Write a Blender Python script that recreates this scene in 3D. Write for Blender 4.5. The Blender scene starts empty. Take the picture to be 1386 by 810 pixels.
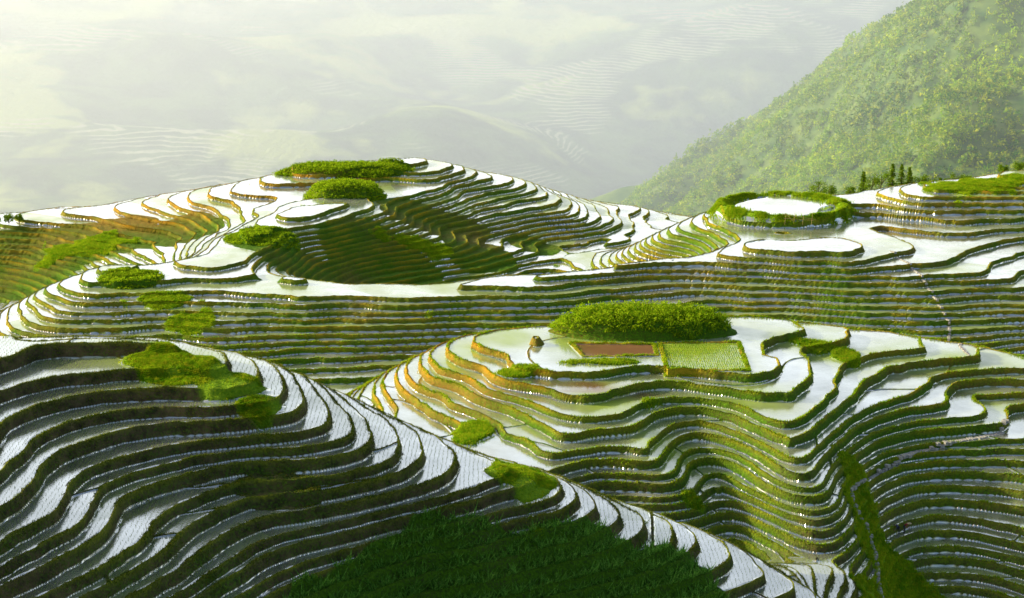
import bpy, math, numpy as np
from mathutils import Vector
rng=np.random.default_rng(7)
F=2198.0; TH=math.radians(15.2); CZ=100.0
ct,st=math.cos(TH),math.sin(TH)
def proj(px,py,drop=None,Y=None):
    dx=(px-693)/F; dy=(405-py)/F
    X,Yd,Z=dx,ct+dy*st,-st+dy*ct
    t=(-drop/Z) if drop is not None else Y/Yd
    return (X*t,Yd*t,CZ+Z*t)
def tps_fit(P,lam):
    P=np.array(P,float); xy=P[:,:2]/100; z=P[:,2]; n=len(P)
    r2=((xy[:,None]-xy[None])**2).sum(-1)
    K=0.5*r2*np.log(r2+1e-9)+lam*np.eye(n)
    A=np.zeros((n+3,n+3));A[:n,:n]=K;A[:n,n]=1;A[:n,n+1:]=xy;A[n,:n]=1;A[n+1:,:n]=xy.T
    w=np.linalg.solve(A,np.r_[z,0,0,0])
    def ev(X,Y):
        x=X.ravel()/100;y=Y.ravel()/100;o=np.empty(x.size)
        for i in range(0,x.size,20000):
            a=x[i:i+20000];b=y[i:i+20000]
            r=(a[:,None]-xy[:,0])**2+(b[:,None]-xy[:,1])**2
            o[i:i+20000]=(0.5*r*np.log(r+1e-9))@w[:n]+w[n]+w[n+1]*a+w[n+2]*b
        return o.reshape(X.shape)
    return ev
def bspl(G,u,v):
    iu=np.floor(u).astype(np.int32);iv=np.floor(v).astype(np.int32);fu=(u-iu);fv=(v-iv)
    def W(t): return ((1-t)**3/6,(3*t**3-6*t*t+4)/6,(-3*t**3+3*t*t+3*t+1)/6,t**3/6)
    wu,wv=W(fu),W(fv);o=np.zeros(u.shape);a,b=G.shape
    for i in range(4):
        ii=np.clip(iu+i-1,0,a-1)
        for j in range(4):
            o+=wu[i]*wv[j]*G[ii,np.clip(iv+j-1,0,b-1)]
    return o
def noise(X,Y,s,seed):
    g=np.random.default_rng(seed).uniform(-1,1,(256,256))*1.6
    u=(X/s+128.37)%250+2; v=(Y/s+64.11)%250+2
    return bspl(g,u,v)
C=[]
def line(pts,dens=6.0):
    W=[proj(*p[:2],drop=p[2]) for p in pts]
    for a,b in zip(W[:-1],W[1:]):
        d=math.dist(a,b);n=max(1,int(d/dens))
        for k in range(n):C.append(tuple(a[i]+(b[i]-a[i])*k/n for i in range(3)))
    C.append(W[-1])
def con(drop,pts,dens=8): line([(a,b,drop) for a,b in pts],dens)
def P(*pts):
    for p in pts:C.append(proj(p[0],p[1],drop=p[2]))
def Wd(*pts):
    for p in pts:C.append((p[0],p[1],CZ-p[2]))
# foreground hill
line([(-150,470,45),(0,462,45.5),(190,453,45.6),(300,462,46.2)])
con(47,[(-100,548),(0,515),(120,503),(230,512),(310,515),(350,495),(330,470)])
con(49,[(-100,660),(0,605),(120,572),(230,560),(330,558),(395,545),(415,515),(375,480)])
con(51,[(-100,735),(0,680),(120,628),(230,592),(330,585),(420,585),(480,560),(450,508)])
con(53,[(-100,810),(0,750),(120,695),(240,648),(350,625),(480,615),(545,582),(510,532)])
con(55,[(-50,860),(0,830),(120,775),(240,718),(360,672),(500,648),(600,612),(590,567)])
con(57,[(120,850),(240,788),(360,730),(480,695),(620,665),(690,640),(670,610)])
line([(750,650,58.4),(860,690,61.5),(980,740,65),(1120,795,68.5)])
con(59.5,[(250,845),(360,788),(480,745),(620,710),(760,690)])
con(61.5,[(370,840),(600,755),(800,712)])
con(64.5,[(520,845),(800,780),(940,742)])
con(67.5,[(800,840),(1050,795)])
Wd((-20,110,72),(20,120,76),(-50,95,66),(-60,80,72),(60,110,80),(0,80,85),(-110,120,58),(-140,150,52),
 (-60,178,62),(-35,183,66),(-90,183,62),(-10,177,66))
line([(560,545,73),(660,600,71.5),(760,660,73.5),(860,690,76),(980,730,78.8),(1100,790,82),(1180,810,82)])
# middle knoll
P((800,450,67),(950,450,67),(870,432,66.9),(740,440,67.3),(800,470,67),(950,480,67),(860,480,67),(900,495,67.1),(1000,470,67),(1010,498,67.2),(690,510,68),(820,520,68),
 (760,580,69.6),(740,620,71),(850,560,69.3),(880,600,70.3),(930,640,72.5),(820,600,71.8),(800,650,73.9),(920,585,72.2))
con(69.5,[(590,470),(600,500),(650,520),(700,532)])
con(72,[(555,485),(560,515),(640,560),(700,600)])
line([(950,512,67.8),(1030,520,68.2),(1050,560,68.9),(1080,620,70.2),(1110,680,72.2),(1130,740,75),(1150,800,79)])
P((960,560,70.7),(1000,620,73.5),(1020,680,75.8),(1040,740,78.6),(960,650,75.5),(990,720,79),(1100,560,70.3),(1130,620,73),(1150,600,73))
line([(1175,640,76),(1165,700,78.8),(1185,760,81)])
line([(1040,512,67.9),(1130,522,70.0),(1250,545,72),(1386,580,74.8),(1500,610,76.5)])
P((1250,600,75.3),(1250,650,78),(1250,700,80.7),(1250,760,83.5),(1250,810,86),(1386,640,77.3),(1386,700,80),(1386,760,82.5),(1386,810,84.8),(1500,700,80))
P((1100,480,69.6),(1200,500,71.3),(1300,530,73.6),(1386,550,74.5))
line([(1010,430,67),(1100,443,68),(1200,462,69),(1300,480,70.3),(1386,500,71.5),(1500,520,73)])
Wd((40,150,87),(70,150,88),(100,150,84),(40,130,84),(-30,255,88),(0,262,88),(30,268,88),(60,265,88),(90,262,90),(-60,250,90),(-60,215,84),(-30,238,82),(-90,215,82),(-40,202,76),(-100,260,94),(-120,300,98),(170,300,95),(150,200,80))
# mid ridge
line([(130,362,83),(250,368,83.3),(400,382,83.5),(520,390,83.5),(620,388,83.2),(760,365,82),(900,342,80.3),(1010,332,79.3),(1120,328,78.8)],10)
P((60,400,86),(0,440,89),(-60,470,92),(150,400,84.5),(200,430,87),(250,458,89),(300,430,86.5),(400,430,86.5),(400,460,89),(500,440,87),(500,490,91.5),(560,460,89.5),(700,420,86),(600,450,88.5),(800,400,84.5),(900,400,85),(900,375,83),(1000,400,85),(1000,370,82.5),(1100,420,86.5),(1100,450,89),(1200,400,84.5),(1200,450,89),(1300,470,90.5),(1386,490,92.5),(1386,430,87.5),(1500,480,92),(1200,350,81),(1300,370,82.5),(1386,380,84),(1300,420,86.3))
# right hill
P((990,275,78),(1060,262,78),(1130,272,78),(1060,290,78),(1060,275,78),(1020,285,78),(1100,285,78),
 (940,305,82),(960,322,82),(1060,318,80.8),(1160,300,80.2),(1200,315,80.8),(1250,265,76.6),(1340,243,74.5),(1386,238,74),(1500,230,73),(1386,290,79.2),(1300,300,79.9),(1386,330,82),(1200,275,78.3),(1280,282,78.6),(900,325,84))
# left hill
con(82,[(655,232),(600,248),(560,262),(500,290),(430,310),(350,335),(260,350)])
con(82,[(300,333),(400,275),(430,262),(540,245)])
P((560,214,80),(600,218,80.5),(450,222,80.5),(380,232,81),(340,240,82.7),(270,262,84.6),(180,282,86.6),(100,292,87.5),(0,300,89),(-100,310,91),(250,310,87),(200,340,89),(100,340,91),(0,350,94),(0,390,98),(100,375,94),(180,355,90),
 (500,330,86.3),(600,300,87),(500,365,90.5),(560,350,90),(650,330,90),(700,280,87),(620,260,84.5),(400,345,86),(440,330,84.8),(540,285,84.4),(650,370,93.8),(760,330,93.2),(820,335,93.5),(750,270,87.5),(690,240,84),(800,300,91),
 (800,275,92),(850,280,93),(900,300,95),(880,320,94))
Wd((-85,345,93),(-40,338,90),(-10,345,95),(20,350,95.5),(35,352,92),(-150,450,105),(-100,460,105),(-40,475,110),(0,480,110),(50,480,112),(60,410,90),(110,430,95),(130,460,100),(-80,520,150),(0,530,160),(80,520,150),(150,520,140),(-200,520,150),(200,430,95),(-200,380,105),(250,520,140))
ev=tps_fit(C,2e-3)
gs=2.0; gx=np.arange(-330,332,gs); gy=np.arange(50,572,gs)
GX,GY=np.meshgrid(gx,gy,indexing='ij')
HG=ev(GX,GY)
def hs(X,Y): return bspl(HG,(X+330)/gs,(Y-50)/gs)
def ss(a,b,x):
    t=np.clip((x-a)/(b-a),0,1);return t*t*(3-2*t)
lv=[-20.];r2=np.random.default_rng(5)
def upto(t,lo,hi):
    d=t-lv[-1];n=max(1,round(d/((lo+hi)/2)));w_=r2.uniform(lo,hi,n);w_=w_/w_.sum()*d
    lv.extend(list(lv[-1]+np.cumsum(w_)))
upto(17.5,.7,1.05);lv.append(18.5);upto(21.5,.7,1.1);lv.append(22.5);upto(31.5,.65,1.15);lv+= [32.5,33.5];upto(110,.65,1.4)
LV=np.array(lv)
def hfull(X,Y):
    h=hs(X,Y);e=1.0
    g=np.hypot(hs(X+e,Y)-hs(X-e,Y),hs(X,Y+e)-hs(X,Y-e))/(2*e)
    a=np.clip(g/0.22,0,1);nr=1-ss(160,200,Y)
    return h+a*((.5+.5*nr)*noise(X,Y,24,77)+0.85*noise(X,Y,13,1)+(.42+.16*nr)*noise(X,Y,5.5,2)+0.08*noise(X,Y,1.9,3)+.03*noise(X,Y,.8,4))
def hit(px,py):
    Ys=np.arange(90,500,0.5);dx=(px-693)/F;dy=(405-py)/F
    t=Ys/(ct+dy*st);X=dx*t;Z=CZ+(-st+dy*ct)*t
    h=hs(X,Ys);i=np.argmax(h>=Z)
    return (X[i],Ys[i],Z[i])
def inpoly(X,Y,poly):
    r=np.zeros(X.shape,bool);n=len(poly)
    for i in range(n):
        x1,y1=poly[i][:2];x2,y2=poly[(i+1)%n][:2]
        c=((y1>Y)!=(y2>Y))&(X<(x2-x1)*(Y-y1)/(y2-y1+1e-12)+x1);r^=c
    return r
def blob(X,Y,px,py,rx,ry):
    x,y,_=hit(px,py);return np.exp(-(((X-x)/rx)**2+((Y-y)/ry)**2))
def mk(name,V,Fa,mat,attrs=None,smooth=False):
    me=bpy.data.meshes.new(name);n=len(V);m=len(Fa);k=Fa.shape[1]
    me.vertices.add(n);me.vertices.foreach_set('co',np.asarray(V,np.float32).ravel())
    me.loops.add(m*k);me.loops.foreach_set('vertex_index',Fa.astype(np.int32).ravel())
    me.polygons.add(m);me.polygons.foreach_set('loop_start',np.arange(0,m*k,k,dtype=np.int32))
    me.polygons.foreach_set('use_smooth',np.full(m,smooth))
    me.update(calc_edges=True)
    for a,d in (attrs or {}).items():
        at=me.attributes.new(a,'FLOAT','POINT');at.data.foreach_set('value',np.asarray(d,np.float32).ravel())
    ob=bpy.data.objects.new(name,me);bpy.context.scene.collection.objects.link(ob)
    me.materials.append(mat);return ob
def gridfaces(a,b):
    i=np.arange(a*b).reshape(a,b)
    return np.stack([i[:-1,:-1],i[1:,:-1],i[1:,1:],i[:-1,1:]],-1).reshape(-1,4)
# ---------- materials
class NT:
    def __init__(s,name,vol=False):
        s.m=bpy.data.materials.new(name);s.m.use_nodes=True;s.t=s.m.node_tree;s.t.nodes.clear()
        s.out=s.t.nodes.new('ShaderNodeOutputMaterial')
    def n(s,ty,**k):
        nd=s.t.nodes.new(ty)
        for a,b in k.items():
            if a.startswith('i_'):
                s.set(nd,a[2:].replace('_',' '),b)
            else: setattr(nd,a,b)
        return nd
    def set(s,nd,key,b):
        inp=nd.inputs[int(key)] if key.isdigit() else nd.inputs[key]
        if isinstance(b,bpy.types.NodeSocket): s.t.links.new(b,inp)
        else: inp.default_value=b
    def attr(s,name): return s.n('ShaderNodeAttribute',attribute_name=name).outputs['Fac']
    def noise(s,scale,det=4,vec=None,rough=.6):
        nd=s.n('ShaderNodeTexNoise',i_Scale=scale,i_Detail=det,i_Roughness=rough)
        s.t.links.new(vec or s.pos(),nd.inputs['Vector']);return nd.outputs['Fac']
    def pos(s):
        return s.n('ShaderNodeNewGeometry').outputs['Position']
    def math(s,op,a,b=0.5,c=None,clamp=False):
        nd=s.n('ShaderNodeMath',operation=op,use_clamp=clamp);s.set(nd,'0',a);s.set(nd,'1',b)
        if c is not None:s.set(nd,'2',c)
        return nd.outputs[0]
    def rmp(s,x,a,b,c=0.,d=1.):
        nd=s.n('ShaderNodeMapRange');s.set(nd,'0',x)
        for i,v in enumerate((a,b,c,d)):nd.inputs[i+1].default_value=v
        return nd.outputs[0]
    def mix(s,f,a,b):
        nd=s.n('ShaderNodeMix',data_type='RGBA');s.set(nd,'0',f)
        for k,v in (('6',a),('7',b)):
            if isinstance(v,tuple):v=v+(1,) if len(v)==3 else v
            s.set(nd,k,v)
        return nd.outputs[2]
    def mixs(s,f,a,b):
        nd=s.n('ShaderNodeMixShader');s.set(nd,'0',f);s.t.links.new(a,nd.inputs[1]);s.t.links.new(b,nd.inputs[2]);return nd.outputs[0]
    def done(s,sh,w='Surface'): s.t.links.new(sh,s.out.inputs[w]);return s.m
def simple(name,c1,c2,sc=2.,rough=.8):
    s=NT(name);c=s.mix(s.rmp(s.noise(sc,4),.35,.65),c1,c2)
    d=s.n('ShaderNodeBsdfPrincipled',i_Roughness=rough);s.set(d,'Base Color',c);return s.done(d.outputs[0])
def terrain_mat():
    s=NT('terraced_field_material')
    n1=s.noise(.9,5);n2=s.noise(4.,4);n4=s.noise(.12,3);wm=s.attr('sun_paint')
    earth=s.mix(s.rmp(n1,.35,.65),(.060,.052,.024),(.20,.15,.065))
    earth=s.mix(s.math('MULTIPLY',wm,.75),earth,(.46,.25,.04))  # golden sunlight painted into the riser colour
    grass=s.mix(s.rmp(n2,.3,.7),(.03,.11,.006),(.14,.31,.012))
    rg=s.attr('rgreen')
    ris=s.mix(s.math('ADD',rg,s.rmp(n2,.3,.7,-.4,.4),clamp=True),earth,grass)
    ris=s.mix(s.attr('meadow'),ris,s.mix(s.rmp(n2,.3,.7),(.16,.36,.010),(.36,.54,.02)))
    bund=s.mix(s.rmp(n2,.35,.65),(.16,.27,.010),(.46,.42,.03))
    bund=s.mix(s.math('MULTIPLY',s.rmp(n4,.42,.55),wm),bund,(.75,.38,.015))  # sunlit orange rims painted into the bund colour
    c=s.mix(s.attr('bund'),ris,bund)
    bump=s.n('ShaderNodeBump',i_Strength=1.,i_Distance=.4);s.t.links.new(s.noise(2.6,7,rough=.7),bump.inputs['Height'])
    d=s.n('ShaderNodeBsdfPrincipled',i_Roughness=.9);s.set(d,'Base Color',c);s.t.links.new(bump.outputs[0],d.inputs['Normal'])
    d.inputs['Specular IOR Level'].default_value=.1
    t=s.attr('tint')
    mud=s.mix(s.rmp(s.noise(.25,5),.35,.65),(.32,.35,.25),(.54,.56,.48))
    mud=s.mix(t,mud,(.40,.54,.07))
    mud=s.mix(s.attr('mud'),mud,(.27,.14,.065))
    dif=s.n('ShaderNodeBsdfDiffuse');s.set(dif,'Color',mud)
    wb=s.n('ShaderNodeBump',i_Strength=.15,i_Distance=.05);s.t.links.new(s.noise(5,3),wb.inputs['Height'])
    gl=s.n('ShaderNodeBsdfGlossy',i_Roughness=.10);gl.inputs['Color'].default_value=(1,.99,.95,1);s.t.links.new(wb.outputs[0],gl.inputs['Normal'])
    fac=s.math('SUBTRACT',s.rmp(s.noise(.11,4),.35,.65,.58,.88),s.math('MULTIPLY',s.math('MAXIMUM',t,s.attr('mud')),.50),clamp=True)
    w=s.mixs(fac,dif.outputs[0],gl.outputs[0])
    m=s.rmp(s.attr('water'),.42,.58)
    return s.done(s.mixs(m,d.outputs[0],w))
def leafmat(name,c1,c2,c3=None,tr=.4,sc=.35,k3=6):
    s=NT(name)
    c=s.mix(s.rmp(s.noise(sc,4),.35,.65),c1,c2)
    if c3:c=s.mix(s.rmp(s.noise(sc*k3,3),.45,.75),c,c3)
    d=s.n('ShaderNodeBsdfDiffuse');s.set(d,'Color',c);t=s.n('ShaderNodeBsdfTranslucent');s.set(t,'Color',c)
    return s.done(s.mixs(tr,d.outputs[0],t.outputs[0]))
# ---------- terraced terrain
sg=np.r_[np.linspace(-.62,-.37,60)[:-1],np.linspace(-.37,.37,1350),np.linspace(.37,.62,60)[1:]]
yg=np.exp(np.linspace(math.log(70),math.log(100),60))[:-1];yg=np.r_[yg,np.exp(np.linspace(math.log(100),math.log(460),1700)),np.linspace(461,530,40)]
S,YY=np.meshgrid(sg,yg,indexing='ij');XX=S*YY
def grad(A_):
    ay=np.gradient(A_,axis=1)/np.gradient(yg)[None,:];a_s=np.gradient(A_,axis=0)/np.gradient(sg)[:,None]
    ax=a_s/YY;return np.hypot(ax,ay-ax*S)
H=hfull(XX,YY)
GR=np.clip(grad(H),.03,3)
def reg(pts,j=1.): return inpoly(XX+j*.9*noise(XX,YY,2.5,51),YY+j*1.4*noise(XX,YY,2.5,52),[hit(*p) for p in pts])
crop=reg([(380,809),(445,752),(550,718),(680,700),(810,702),(935,745),(1020,809)])|((YY<122)&(XX>-14)&(XX<30))
veg=np.zeros(XX.shape)
for b in [(205,476,4,1.8),(255,483,5,2.4),(320,500,4.5,3),(348,525,2.6,3.4),(640,585,4,6),(700,625,4,5),(1180,740,3,12),(1165,670,3,8),(1175,800,4,8),(1215,790,5,7),
          (220,410,7,6),(260,440,7,5),(1320,250,14,8),(180,370,5,4),(930,660,3,3),(560,330,9,4),(120,330,14,7),(700,500,3,2),(1100,475,4,3),(1140,490,3,3),(840,488,6,1.4)]:
    veg=np.maximum(veg,blob(XX,YY,*b))
veg=veg+.30*noise(XX,YY,4,5)+.2*noise(XX,YY,1.5,6)
dry=np.zeros(XX.shape)
for b in [(500,345,20,12),(400,350,14,10),(600,305,14,12),(230,315,16,12),(80,335,32,18),(650,345,12,12),(180,300,8,7),(560,280,9,6),(30,380,20,12),(380,640,4,2),(720,330,8,9)]:
    dry=np.maximum(dry,blob(XX,YY,*b))
dry=ss(.38,.5,dry+.2*noise(XX,YY,6,15))
wr=np.clip(.36+.2*noise(XX,YY,7,6),.20,.9)
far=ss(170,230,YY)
ks=np.arange(len(LV))
K=np.floor(np.interp(H,LV,ks)).astype(int)
lo=LV[K];hi=LV[np.clip(K+1,0,len(LV)-1)];ST=hi-lo
f=np.clip((H-lo)/ST,0,.9999)
rf=np.clip(wr*GR/ST,.04,.5);bw=.17+.15*far;bf=np.clip(bw*GR/ST,.02,.2)
T=np.where(f>1-rf,(f-(1-rf))/rf,0.)
BH=.06+.09*far
z=lo+np.where(f>1-rf,T**.9*(ST+BH),np.where(f<bf,BH*(1-(f/bf)**2),0))
wd=np.minimum(f-bf,(1-rf)-f)*ST/GR
water=np.clip(.5+wd/.4,0,1)
nd=noise(XX,YY,11,44);hd_=(np.sin(K*7.13+1.7)*9173.3)%1;dd=np.abs(nd-(hd_-.5)*1.2)/np.clip(grad(nd),1e-3,9)
dam=(hd_>.35)&(YY<250)
water*=np.where(dam,ss(.06,.22,dd),1);z=z+np.where(dam&(f<1-rf),.10*(1-ss(.1,.3,dd)),0)
edge=np.where(f<.5,f,f-1)*ST/GR
bund=np.clip(1-np.abs(edge-.08)/(.20+.10*far),0,1)**.6*np.clip(.75+.7*noise(XX,YY,2.2,88),.1,1)
soft=ss(.42,.6,veg)
z=z*(1-.6*soft)+(H-.15)*(.6*soft)
water=np.where(soft>.5,0,water*(1-soft))
water*=1-dry
cr=crop.astype(float)
water*=1-cr;bund*=1-cr*.9
beyond=ss(455,480,YY);z=z*(1-beyond)+H*beyond;water*=1-beyond
water=np.where(GR>1.6,0,water)
MO=[(872,441,14.2,5.6,2.8,7),(467,262,10.5,9,3.4,3),(465,228,19,7,1.4,5),(355,318,9.0,7,.6,3),(178,374,6.8,5,.5,3)]
mound=np.zeros(XX.shape);mraise=np.zeros(XX.shape);MC=[]
for (a,b,rx,ry,hh,pw) in MO:
    x,y,_=hit(a,b);MC.append((x,y))
    r=np.hypot((XX-x)/rx,(YY-y)/ry)*(1+.12*noise(XX,YY,4,17))
    mound=np.maximum(mound,ss(1.02,.94,r));mraise=np.maximum(mraise,hh*(ss(1.0,.72,r)*.75+.25*ss(1,0,r)))
water*=1-mound;z=z+mraise;bund*=1-mound
def box(pts): 
    W_=[hit(*q) for q in pts];m_=inpoly(XX,YY,W_)
    dmin=np.full(XX.shape,9.)
    for i_ in range(len(W_)):
        ax,ay=W_[i_][:2];bx,by=W_[(i_+1)%len(W_)][:2];L2=(bx-ax)**2+(by-ay)**2
        t_=np.clip(((XX-ax)*(bx-ax)+(YY-ay)*(by-ay))/L2,0,1);dmin=np.minimum(dmin,np.hypot(XX-ax-t_*(bx-ax),YY-ay-t_*(by-ay)))
    return m_,dmin
sb,sbd=box([(893,459),(1000,461),(1014,503),(903,501)]);mb,mbd=box([(772,459),(886,461),(890,477),(790,479)])
for m_,d_ in((sb,sbd),(mb,mbd)):
    z=np.where(m_&(mound<.5),33-.5+.02,z);rimd=ss(.45,.2,d_)*(1-mound)
    water=np.where(m_&(mound<.5),np.clip((d_-.3)/.2,0,1),water*(1-rimd));z=z+rimd*.16;bund=np.maximum(bund,rimd)
x,y,_=hit(1060,275)
ang=np.arctan2(YY-y,XX-x)
r=np.hypot((XX-x)/13,(YY-y)/12)*(1+.05*noise(XX,YY,6,18));rim=np.exp(-((r-1.08)/(.10+.035*np.sin(ang*2+.6)))**2)
z=np.where(r<1.0,np.minimum(z,21.5),z)
z=z*(1-rim)+np.maximum(z,22.0+.25*noise(XX,YY,3,19))*rim;water=np.where(r<.96,np.clip((.99-r)/.03,0,1),water*(1-ss(.3,.7,rim)))
z+= (1-water)*(.10*noise(XX,YY,.9,8)+.06*noise(XX,YY,.35,9))
hk=(np.sin(K*12.9898+np.floor(noise(XX,YY,14,11)*2.2)*78.233)*43758.5453)%1
tint=np.clip((hk-.6)*3,0,1)*(.4+.3*far)
grn=np.zeros(XX.shape)
for b in [(780,455,8,9),(700,450,6,9),(950,480,8,6),(1250,490,14,8),(1100,470,10,8),(820,530,8,8),(900,600,6,8),(620,480,7,10),(1000,540,8,6),(240,470,9,4)]:
    grn=np.maximum(grn,blob(XX,YY,*b))
tint=np.clip(np.maximum(tint*.8,grn*.9)+.2*noise(XX,YY,4,12),0,1)
tint=np.where(sb,1,np.where(mb,0,tint))
mud=np.clip(blob(XX,YY,800,522,9,2.5)*2.,0,1)**2*np.clip(.6+.6*noise(XX,YY,2.5,66),0,1)
mud=np.where(mb,1,np.where(sb,0,mud))
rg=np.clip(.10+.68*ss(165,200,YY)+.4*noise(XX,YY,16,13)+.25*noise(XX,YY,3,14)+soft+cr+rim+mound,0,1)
sun_paint=np.clip(blob(XX,YY,640,470,12,16)*1.5+blob(XX,YY,270,262,32,24)*1.9+blob(XX,YY,1340,245,16,9)*1.3,0,1)  # slopes whose low sunlight is painted in as orange
rg=rg*(1-.7*sun_paint*(1-soft));sun_paint=np.clip(sun_paint+.45*far,0,1)
Vt=np.stack([XX,YY,z],-1)
terr=mk('terraced_rice_field_terrain',Vt.reshape(-1,3),gridfaces(*XX.shape),terrain_mat(),dict(water=water,bund=bund,tint=tint,rgreen=rg,mud=mud,sun_paint=sun_paint,meadow=np.clip(soft+rim,0,1)),smooth=False)
# ---------- vegetation helpers
def look(x,y):
    i=np.clip(np.searchsorted(sg,x/y),0,len(sg)-1);j=np.clip(np.searchsorted(yg,y),0,len(yg)-1);return i,j
def gz(x,y):
    i,j=look(np.array([x]),np.array([y]));return float(z[i,j][0])
def phit(px,py):
    Ys=np.arange(95,455,0.1);dx=(px-693)/F;dy=(405-py)/F
    t=Ys/(ct+dy*st);X=dx*t;Z=CZ+(-st+dy*ct)*t;i,j=look(X,Ys);h=z[i,j];k=np.argmax(h>=Z)
    return float(X[k]),float(Ys[k]),float(h[k])
def tuft_mesh(name,pos,nb,h,w,mat,lean=.5):
    N=len(pos);h=np.broadcast_to(h,(N,))
    p=np.repeat(pos,nb,0);hh=np.repeat(h,nb)*rng.uniform(.6,1.25,N*nb)
    a=rng.uniform(0,2*math.pi,N*nb);l=rng.uniform(.1,lean,N*nb)*hh
    b=a+math.pi/2+rng.uniform(-.5,.5,N*nb)
    ww=np.repeat(np.broadcast_to(w,(N,)),nb)*.5
    off=np.stack([np.cos(a)*hh*.12,np.sin(a)*hh*.12,0*a],-1)
    side=np.stack([np.cos(b)*ww,np.sin(b)*ww,0*a],-1)
    tip=np.stack([np.cos(a)*l,np.sin(a)*l,hh],-1)
    V=np.stack([p+off-side-[0,0,.03],p+off+side-[0,0,.03],p+off+tip],1).reshape(-1,3)
    return mk(name,V,np.arange(len(V)).reshape(-1,3),mat)
def leaf_quads(c,size,up=.5):
    N=len(c);n=rng.normal(size=(N,3));n[:,2]+=up;n/=np.linalg.norm(n,axis=1)[:,None]
    u=np.cross(n,rng.normal(size=(N,3)));u/=np.linalg.norm(u,axis=1)[:,None];v=np.cross(n,u)
    s=np.broadcast_to(size,(N,))[:,None]
    return np.stack([c-u*s,c-v*s*.45,c+u*s,c+v*s*.45],1).reshape(-1,3)
gm_near=leafmat('grass_blade_material',(.08,.15,.010),(.20,.27,.02),(.38,.32,.05))
gm_bright=leafmat('bright_grass_material',(.16,.38,.008),(.40,.58,.015),(.62,.60,.03),tr=.5)
gm_seed=leafmat('rice_seedling_material',(.18,.28,.04),(.32,.42,.08),tr=.5)
gm_crop=leafmat('dark_crop_material',(.05,.18,.016),(.16,.42,.04),(.44,.78,.14),tr=.4,sc=1.2)
gm_bush=leafmat('bush_leaf_material',(.12,.28,.006),(.36,.56,.012),(.64,.68,.03),tr=.5,sc=.5)
area=(np.gradient(sg)[:,None]*YY)*np.gradient(yg)[None,:]
def samp(mask,n,ymax=None):
    pr=(mask*area).ravel().cumsum();idx=np.searchsorted(pr,rng.uniform(0,pr[-1],n));idx=np.clip(idx,0,pr.size-1)
    p=Vt.reshape(-1,3)[idx].copy();p[:,:2]+=rng.uniform(-.06,.06,(n,2));return p
vis=np.abs(S)<.40
land=(1-water)*vis*(1-cr)*(1-mound)
clump=np.clip(.45+1.1*noise(XX,YY,1.6,91),.02,1.6)
p=samp(land*(YY<172)*(YY>100)*(1-soft)*(.4+.6*bund)*clump,140000);tuft_mesh('terrace_grass',p,3,.14,.05,gm_near,1.0)
p=samp(bund*vis*(YY>172)*(YY<300)*(1-mound)*clump,80000);tuft_mesh('terrace_edge_grass',p,3,.24,.09,gm_bright,.8)
p=samp(soft*vis*(YY<172)*clump,40000);tuft_mesh('meadow_grass',p,3,.17,.06,gm_bright,1.1)
p=samp(soft*vis*(YY<460)*(YY>172),60000);tuft_mesh('meadow_grass',p,3,.34,.12,gm_bright,.9)
p=samp(rim*vis*(YY>300)*clump,16000);tuft_mesh('pond_rim_grass',p,3,.55,.2,gm_bright,.7)
ga=np.arange(-75,75,.42);gb=np.arange(100,185,.42)
A,B=np.meshgrid(ga,gb);A=A+.6*noise(A,B,9,61)+rng.uniform(-.06,.06,A.shape);B=B+.6*noise(A,B,9,62)+rng.uniform(-.06,.06,A.shape)
A=A.ravel();B=B.ravel();k=np.abs(A/B)<.36;A=A[k];B=B[k]
i,j=look(A,B);k=water[i,j]>.85;i=i[k];j=j[k]
p=np.stack([A[k],B[k],z[i,j]],-1)
tuft_mesh('rice_seedlings',p,3,.14,.035,gm_seed,.8)
A,B=np.meshgrid(np.arange(0,60,.30),np.arange(195,240,.75));A=A.ravel();B=B.ravel();A=A+rng.uniform(-.05,.05,A.size);B=B+rng.uniform(-.08,.08,B.size)
i,j=look(A,B);k=sb[i,j]&(water[i,j]>.8);i=i[k];j=j[k];p=np.stack([A[k],B[k],z[i,j]],-1)
tuft_mesh('rice_seedlings',p,5,.26,.09,gm_bright,.8)
ga=np.arange(-40,60,.28);A,B=np.meshgrid(ga,np.arange(95,150,.28));A=A.ravel()+rng.uniform(-.12,.12,A.size);B=B.ravel()+rng.uniform(-.12,.12,B.size)
i,j=look(A,B);k=(cr[i,j]>.5)&(np.abs(A/B)<.4)&(((H[i,j]/.62+.12*noise(A,B,3,63))%1)<.32)&(rng.random(A.size)<.75);i=i[k];j=j[k]
p=np.stack([A[k],B[k],z[i,j]],-1)
tuft_mesh('crop_rows',p,7,rng.uniform(.45,1.1,len(p)),.14,gm_crop,1.5)
p=samp(cr*vis,40000);tuft_mesh('undergrowth_grass',p,3,.16,.07,gm_crop,.9)
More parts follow.
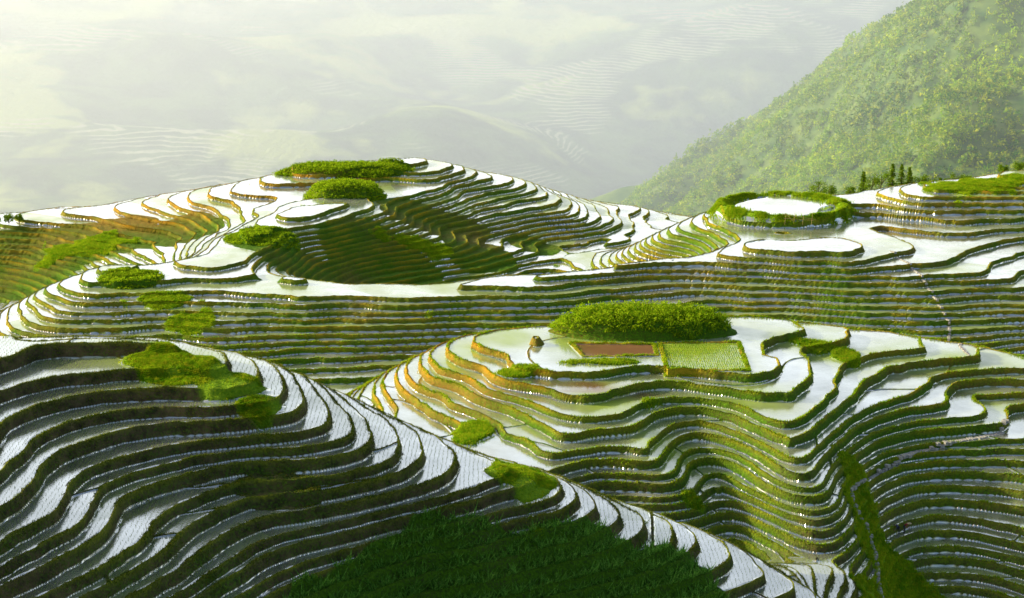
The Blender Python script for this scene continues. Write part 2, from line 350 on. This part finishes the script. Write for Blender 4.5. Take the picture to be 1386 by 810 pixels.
for mi,(a,b,rx,ry,hh,pw) in enumerate(MO):
    x,y=MC[mi];sp=.62
    A,B=np.meshgrid(np.arange(x-rx,x+rx,sp*.8),np.arange(y-ry,y+ry,sp*1.25));A=A.ravel()+rng.uniform(-.2,.2,A.size);B=B.ravel()+rng.uniform(-.15,.15,B.size)
    k=np.hypot((A-x)/rx,(B-y)/ry)*(1+.12*noise(A,B,3,64))<.97;A=A[k];B=B[k];i,j=look(A,B)
    ph=(1.0 if mi==0 else (.5 if mi<3 else .25))
    nl=26 if mi==0 else 16
    base=np.stack([A,B,z[i,j]],-1);c=np.repeat(base,nl,0)
    hgt=np.repeat(rng.uniform(.3,1.7,len(base))*ph,nl)
    q=rng.normal(size=(len(c),3))*[.28,.28,0];q[:,2]=rng.uniform(0,1,len(c))*hgt
    V=leaf_quads(c+q,rng.uniform(.14,.27,len(c))*(1 if mi==0 else 1.2))
    mk('planted_mound_bushes',V,np.arange(len(V)).reshape(-1,4),gm_bush)
# ---------- stone paths
stone=simple('path_stone_material',(.28,.27,.24),(.55,.53,.48),3)
def path(pts,wid):
    W=[phit(*q) for q in pts];V=[];Fc=[]
    for a,b in zip(W[:-1],W[1:]):
        d=math.hypot(b[0]-a[0],b[1]-a[1]);n=max(1,int(d/.5))
        for k in range(n):
            t=(k+.5)/n;X=a[0]+(b[0]-a[0])*t+rng.uniform(-.08,.08);Y=a[1]+(b[1]-a[1])*t+rng.uniform(-.08,.08);Z=gz(X,Y)
            an=math.atan2(b[1]-a[1],b[0]-a[0])+rng.uniform(-.25,.25);c_,s_=math.cos(an),math.sin(an);o=len(V)
            L_,w_,h_=rng.uniform(.2,.3),wid*rng.uniform(.35,.6),rng.uniform(.08,.16)
            for zz,sh in((-.3,1.05),(h_*.6,1.),(h_,.8)):
                for sx,sy in((-1,-1),(1,-1),(1,1),(-1,1)):
                    u,v=sx*L_*sh,sy*w_*sh;V.append((X+u*c_-v*s_,Y+u*s_+v*c_,Z+zz))
            for l in(0,4):
                for q in range(4):Fc.append((o+l+q,o+l+(q+1)%4,o+l+4+(q+1)%4,o+l+4+q))
            Fc.append((o+8,o+9,o+10,o+11))
    mk('stone_path',np.array(V),np.array(Fc),stone)
path([(1362,570),(1352,588),(1300,597),(1240,612),(1200,630),(1160,652),(1150,664),(1158,690),(1172,715),(1183,750),(1187,785),(1191,809)],.8)
path([(1205,340),(1235,365),(1262,400),(1285,435),(1300,470),(1312,482)],.5)
# ---------- trees on the ridge
bark=simple('bark_material',(.06,.045,.03),(.14,.10,.07),6)
treeleaf=leafmat('tree_leaf_material',(.06,.17,.01),(.20,.34,.02),(.44,.52,.04),tr=.4,sc=.8)
def tree(x,y,h,kind):
    zb=gz(x,y)-.2;e=bpy.data.objects.new('conifer_tree' if kind=='c' else 'broadleaf_tree',None);e.location=(x,y,zb);bpy.context.scene.collection.objects.link(e)
    V=[];Fc=[]
    def limb(a,b,r0,r1):
        a=np.array(a,float);b=np.array(b,float);d=b-a;d/=np.linalg.norm(d);u=np.cross(d,[.3,.9,.1]);u/=np.linalg.norm(u);v=np.cross(d,u);o=len(V)
        for p_,r_ in((a,r0),(b,r1)):
            for k in range(6):V.append(p_+r_*(u*math.cos(k*math.pi/3)+v*math.sin(k*math.pi/3)))
        for k in range(6):Fc.append((o+k,o+(k+1)%6,o+6+(k+1)%6,o+6+k))
    limb((0,0,0),(.1,0,h*.9),.035*h,.008*h);cs=[]
    if kind=='c':
        for q in np.linspace(.15,.98,13):
            R=h*.24*(1-q)+.15
            for k in range(6):
                a=rng.uniform(0,6.28);tip=(R*math.cos(a),R*math.sin(a),h*q-.15*R);limb((0,0,h*q),tip,.04,.015)
                for t in np.linspace(.25,1,7):cs+= [np.array([tip[0]*t,tip[1]*t,h*q-.15*R*t])+rng.normal(size=3)*.13 for _ in range(3)]
    else:
        for k in range(13):
            a=rng.uniform(0,6.28);q=rng.uniform(.3,.8);R=h*rng.uniform(.18,.4);tip=np.array([R*math.cos(a),R*math.sin(a),h*(q+.15)]);limb((0,0,h*q*.7),tip,.07,.02)
            cs+=[tip+rng.normal(size=3)*h*.085 for _ in range(55)]
    cs=np.array(cs)
    t=mk('trunk',np.array(V),np.array(Fc),bark);t.parent=e
    V2=leaf_quads(cs,rng.uniform(.14,.28,len(cs)));l=mk('foliage',V2,np.arange(len(V2)).reshape(-1,4),treeleaf);l.parent=e
for px,Y,h,kk in [(1108,398,5,'b'),(1122,402,4,'b'),(1168,402,6.5,'c'),(1180,400,4.5,'b'),(1192,404,6,'b'),(1207,402,7.5,'c'),(1219,405,8.5,'c'),(1230,403,6.5,'c'),(1243,405,5,'b'),(1258,406,5.5,'b'),(1272,404,4.5,'c'),(1284,405,4,'b'),(1296,404,4.5,'b'),(1308,403,3.5,'b'),(1150,400,3.2,'b'),(1355,398,3,'b'),(1378,396,3.5,'b'),(8,400,3,'b'),(22,402,2.5,'b'),(-12,398,4,'b')]:
    tree((px-693)/F*Y/.983,Y,h,kk)
# ---------- bamboo frame beside the pond
bam=simple('bamboo_material',(.45,.32,.08),(.6,.45,.15),4,.5)
bx_,by_,bz_=phit(1080,306)
V=[];Fc=[]
def pole(a,b,r=.06):
    a=np.array(a,float);b=np.array(b,float);d=b-a;n=6
    dd=d/np.linalg.norm(d);u=np.cross(dd,[.2,.5,.84]);u/=np.linalg.norm(u);v=np.cross(dd,u);o=len(V)
    for q in range(5):
        for k in range(n):V.append(a+d*q/4+r*(1-.1*q)*(u*math.cos(k*1.047)+v*math.sin(k*1.047)))
    for q in range(4):
        for k in range(n):Fc.append((o+q*n+k,o+q*n+(k+1)%n,o+q*n+n+(k+1)%n,o+q*n+n+k))
for q in range(4):
    pole((bx_-3+q*2,by_,bz_-.6),(bx_-3+q*2+.2,by_+.1,bz_+1.6+.5*(q%2)))
pole((bx_-3.5,by_-.1,bz_+1.9),(bx_+4,by_-.1,bz_+.7));pole((bx_-3.3,by_-.1,bz_+1.0),(bx_+3.6,by_-.1,bz_+.5));pole((bx_-3,by_,bz_+2.2),(bx_-1,by_-.2,bz_+.2))
mk('bamboo_fence',np.array(V),np.array(Fc),bam)
# ---------- farmers
skin=simple('skin_material',(.42,.26,.18),(.48,.30,.2),5,.6);hatm=simple('straw_hat_material',(.45,.36,.18),(.6,.5,.28),8)
hair=simple('hair_material',(.015,.012,.01),(.03,.025,.02),9)
def skinmesh(name,vs,es,rs,mat,par,sub=1):
    me=bpy.data.meshes.new(name);me.from_pydata(vs,es,[]);ob=bpy.data.objects.new(name,me);bpy.context.scene.collection.objects.link(ob)
    m=ob.modifiers.new('s','SKIN')
    for k,r_ in enumerate(rs):
        me.skin_vertices[0].data[k].radius=(r_,r_) if not isinstance(r_,tuple) else r_
    me.skin_vertices[0].data[0].use_root=True
    s_=ob.modifiers.new('d','SUBSURF');s_.levels=sub;s_.render_levels=sub;ob.parent=par;me.materials.append(mat);return ob
def farmer(x,y,zb,rot,bend,shirt,pants,hat):
    e=bpy.data.objects.new('farmer',None);bpy.context.scene.collection.objects.link(e);e.location=(x,y,zb);e.rotation_euler=(0,0,rot)
    sm=simple('shirt_material',shirt,tuple(c*1.4 for c in shirt),6);pm=simple('trousers_material',pants,tuple(c*1.4 for c in pants),6)
    hip=np.array([0,-.12*math.sin(bend),.86]);d=np.array([0,math.sin(bend),math.cos(bend)]);
    ch=hip+d*.42;nk=hip+d*.56;hd=nk+(d*.8+np.array([0,.3,0]))*.16
    skinmesh('trousers',[tuple(hip),(.09,hip[1],.80),(.12,.08,.46),(.13,-.02,.08),(-.09,hip[1],.80),(-.13,-.02,.46),(-.15,-.18,.08),(0,hip[1]+d[1]*.12,hip[2]+d[2]*.12)],[(0,1),(1,2),(2,3),(0,4),(4,5),(5,6),(0,7)],[.13,.10,.07,.05,.10,.07,.05,.125],pm,e)
    A=ch+[.19,0,.04];B=ch+[-.19,0,.04];el1=A+[.05,.10,-.27];el2=B+[-.05,.10,-.27];w1=el1+[-.05,.18,-.17];w2=el2+[.05,.18,-.17]
    skinmesh('shirt',[tuple(q) for q in(hip+d*.1,ch,A,el1,w1,B,el2,w2,nk)],[(0,1),(1,2),(2,3),(3,4),(1,5),(5,6),(6,7),(1,8)],[.135,.15,.075,.05,.04,.075,.05,.04,.06],sm,e)
    skinmesh('head',[tuple(nk),tuple(hd-d*.05),tuple(hd+d*.05),tuple(hd+d*.12),tuple(hd+np.array([0,.11,-.01]))],[(0,1),(1,2),(2,3),(2,4)],[.055,.075,.095,.06,.015],skin,e)
    for wq in(w1,w2):
        vs=[tuple(wq),tuple(wq+[0,.05,-.05])];es=[(0,1)];rs=[.028,.032]
        for k in range(5):
            o=len(vs);fx_=(k-2)*.018 if k else -.045
            vs+=[tuple(wq+[fx_,.08,-.08]),tuple(wq+[fx_*1.1,.11-.008*abs(k-2),-.12]),tuple(wq+[fx_,.12,-.155+.006*abs(k-2)])];es+=[(1,o),(o,o+1),(o+1,o+2)];rs+=[.010,.009,.007]
        skinmesh('hand',vs,es,rs,skin,e)
    for fx_,fy_ in((.13,-.02),(-.15,-.18)):
        skinmesh('shoe',[(fx_,fy_,.05),(fx_,fy_+.08,.04),(fx_,fy_+.17,.03)],[(0,1),(1,2)],[.05,.045,.035],hair,e)
    c=hd+d*.1;Vv=[];Ff=[]
    if hat:
        for rr,hh_ in((.30,-.02),(.16,.05),(.02,.15)):
            for k in range(14):Vv.append((c[0]+rr*math.cos(k*.4488),c[1]+rr*math.sin(k*.4488),c[2]+hh_))
    else:
        for rr,hh_ in((.105,-.04),(.10,.03),(.03,.07)):
            for k in range(14):Vv.append((c[0]+rr*math.cos(k*.4488),c[1]-.02+rr*math.sin(k*.4488),c[2]+hh_))
    for q in range(2):
        for k in range(14):Ff.append((q*14+k,q*14+(k+1)%14,q*14+14+(k+1)%14,q*14+14+k))
    hb=mk('straw_hat' if hat else 'hair',np.array(Vv),np.array(Ff),hatm if hat else hair,smooth=True);hb.parent=e
x,y,q=phit(1215,722);farmer(x,y,q,2.0,1.1,(.05,.06,.12),(.03,.03,.04),False)
x,y,q=phit(1224,721);farmer(x,y,q,-2.2,.9,(.25,.03,.03),(.03,.03,.05),True)
x,y,q=phit(421,217);farmer(x,y,q,.6,.1,(.35,.05,.04),(.05,.05,.07),False)
# ---------- distant mountains
s=NT('mountain_forest_material')
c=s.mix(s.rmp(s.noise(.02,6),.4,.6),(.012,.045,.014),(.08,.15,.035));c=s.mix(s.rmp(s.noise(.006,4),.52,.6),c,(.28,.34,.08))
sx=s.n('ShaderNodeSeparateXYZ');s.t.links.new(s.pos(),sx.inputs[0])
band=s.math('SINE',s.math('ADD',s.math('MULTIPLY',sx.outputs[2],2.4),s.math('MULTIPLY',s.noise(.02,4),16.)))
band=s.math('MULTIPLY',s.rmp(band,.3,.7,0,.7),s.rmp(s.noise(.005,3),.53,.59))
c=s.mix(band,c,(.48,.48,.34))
d=s.n('ShaderNodeBsdfDiffuse');s.set(d,'Color',c)
bp=s.n('ShaderNodeBump',i_Strength=1.,i_Distance=10.);s.t.links.new(s.noise(.09,6),bp.inputs['Height']);s.t.links.new(bp.outputs[0],d.inputs['Normal'])
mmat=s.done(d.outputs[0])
hillm=simple('hill_ground_material',(.04,.12,.012),(.16,.24,.03),.08)
M=[proj(*p[:2],Y=p[2]) for p in [(1386,-110,960),(1300,-50,960),(1225,20,950),(1165,85,945),(1105,145,935),(1035,210,925),(980,260,910),(935,310,900),(1386,70,850),(1386,230,700),(1250,190,800),(1150,240,800),(1050,290,850),(1290,90,880),(1500,20,850),(1500,200,700),(1210,130,890),(1386,-20,900)]]
M+=[(300,1100,20),(100,1050,-140),(420,1150,80),(0,900,-170),(60,650,-80),(0,600,-80),(250,560,-60),(400,560,-20),(600,700,120),(600,1000,300),(-50,1200,-210),(800,1100,360)]
evm=tps_fit(M,1e-3)
mxa=np.linspace(-60,700,380);mya=np.linspace(540,1200,330)
mx,my=np.meshgrid(mxa,mya,indexing='ij')
def hillz(a,b): return evm(a,b)-5+30*noise(a,b,80,21)+17*noise(a,b,32,22)+2.5*noise(a,b,10,23)
mz=hillz(mx,my)
mk('forested_hill_terrain',np.stack([mx,my,mz],-1).reshape(-1,3),gridfaces(*mx.shape),hillm,smooth=True)
fx,fy=np.meshgrid(np.linspace(-3500,3500,500),np.linspace(500,5200,400),indexing='ij')
fz=-60-200*ss(480,900,fy)+ ss(1000,3400,fy)*300 + ss(650,1500,fy)*(80*noise(fx,fy,420,31)+45*noise(fx,fy,170,32)+12*noise(fx,fy,60,33))
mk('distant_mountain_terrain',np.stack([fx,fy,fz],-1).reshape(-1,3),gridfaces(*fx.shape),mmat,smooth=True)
N=34000
X=rng.uniform(-40,420,N);Y=rng.uniform(560,1150,N);zz=hillz(X,Y)
dn=noise(X,Y,38,71)+.5*noise(X,Y,12,72)
k=(dn>-.75)&(X/Y<.37)&(X/Y>.05)
X,Y,zz=X[k],Y[k],zz[k];M_=len(X);con_=rng.random(M_)<.25
R=(1.0+2.2*rng.random(M_)**1.6)*np.where(con_,.7,1);HH=R*np.where(con_,3.4,1.9)*rng.uniform(.8,1.2,M_)
nl=22
th=rng.uniform(0,6.283,(M_,nl));q=rng.random((M_,nl))**.8
rad=np.where(con_[:,None],(1-q)*1.0+.08,np.sqrt(np.clip(1-(2*q-.9)**2,0.05,1)))*R[:,None]*rng.uniform(.55,1.05,(M_,nl))
lob=1+.25*np.sin(3*th+rng.uniform(0,6,(M_,1)))
px_=X[:,None]+rad*lob*np.cos(th);py_=Y[:,None]+rad*lob*np.sin(th);pz_=zz[:,None]+.5+q*HH[:,None]
cc=np.stack([px_,py_,pz_],-1).reshape(-1,3)
V=leaf_quads(cc,(np.repeat(R,nl)*rng.uniform(.28,.5,len(cc))),up=.9)
fm=leafmat('forest_crown_material',(.05,.19,.006),(.34,.56,.010),(.78,.78,.03),tr=.35,sc=.022,k3=12)
mk('hillside_forest',V,np.arange(len(V)).reshape(-1,4),fm)
# ---------- haze
def haze(name,pts,faces,dens,em,col):
    hz=NT(name+'_material')
    e=hz.n('ShaderNodeEmission',i_Strength=em);e.inputs['Color'].default_value=col+(1,);o=e.outputs[0]
    if dens>0:
        vs=hz.n('ShaderNodeVolumeScatter',i_Density=dens,i_Anisotropy=.4);vs.inputs['Color'].default_value=(.98,.99,1,1)
        ad=hz.n('ShaderNodeAddShader');hz.t.links.new(vs.outputs[0],ad.inputs[0]);hz.t.links.new(o,ad.inputs[1]);o=ad.outputs[0]
    hz.done(o,'Volume')
    mk(name,np.array(pts,float),np.array(faces),hz.m)
bxf=[(0,1,3,2),(4,6,7,5),(0,4,5,1),(2,3,7,6),(0,2,6,4),(1,5,7,3)]
haze('valley_haze',[(x,y,q) for x in(-3400,3400) for y in(545,5100) for q in(-420,135)],bxf,.00062,.00028,(.80,.93,1.0))  # emission stands in for light scattered inside the haze
haze('reflection_glow',[(x,y,q) for x in(-3300,3300) for y in(545,3600) for q in(140,650)],bxf,0,.00046,(.97,1.0,.97))  # added glowing volume above the view, brightens the water reflections
haze('mist_bank',[(-1500,620,-400),(-1500,620,130),(-1500,1500,-400),(-1500,1500,130),(230,1250,-400),(230,1250,130),(230,1260,-400),(230,1260,130)],bxf,.0003,.00035,(1,.96,.62))  # wedge with warm emission, imitates sun glow in the left-hand mist
# ---------- light
el=math.radians(21);az=math.radians(-76)
sd=Vector((math.sin(az)*math.cos(el),math.cos(az)*math.cos(el),math.sin(el)))
L=bpy.data.lights.new('sun','SUN');L.energy=5.0;L.angle=math.radians(.5);L.color=(1,.87,.56)
lo_=bpy.data.objects.new('sun',L);bpy.context.scene.collection.objects.link(lo_);lo_.rotation_euler=(-sd).to_track_quat('-Z','Y').to_euler()
w=bpy.data.worlds.new('World');bpy.context.scene.world=w;w.use_nodes=True;nt=w.node_tree
sk=nt.nodes.new('ShaderNodeTexSky');sk.sky_type='NISHITA';sk.sun_disc=False;sk.sun_elevation=el;sk.sun_rotation=az;sk.dust_density=4;sk.air_density=1.0
bg=nt.nodes['Background'];bg.inputs[1].default_value=.15;nt.links.new(sk.outputs[0],bg.inputs[0])
cam=bpy.data.cameras.new('camera');cam.sensor_width=36;cam.lens=36*F/1386;cam.clip_end=12000;cam.clip_start=1
co=bpy.data.objects.new('camera',cam);co.location=(0,0,CZ);co.rotation_euler=(math.pi/2-TH,0,0)
bpy.context.scene.collection.objects.link(co);bpy.context.scene.camera=co
sc=bpy.context.scene;sc.view_settings.view_transform='Standard';sc.view_settings.look='None';sc.view_settings.exposure=0
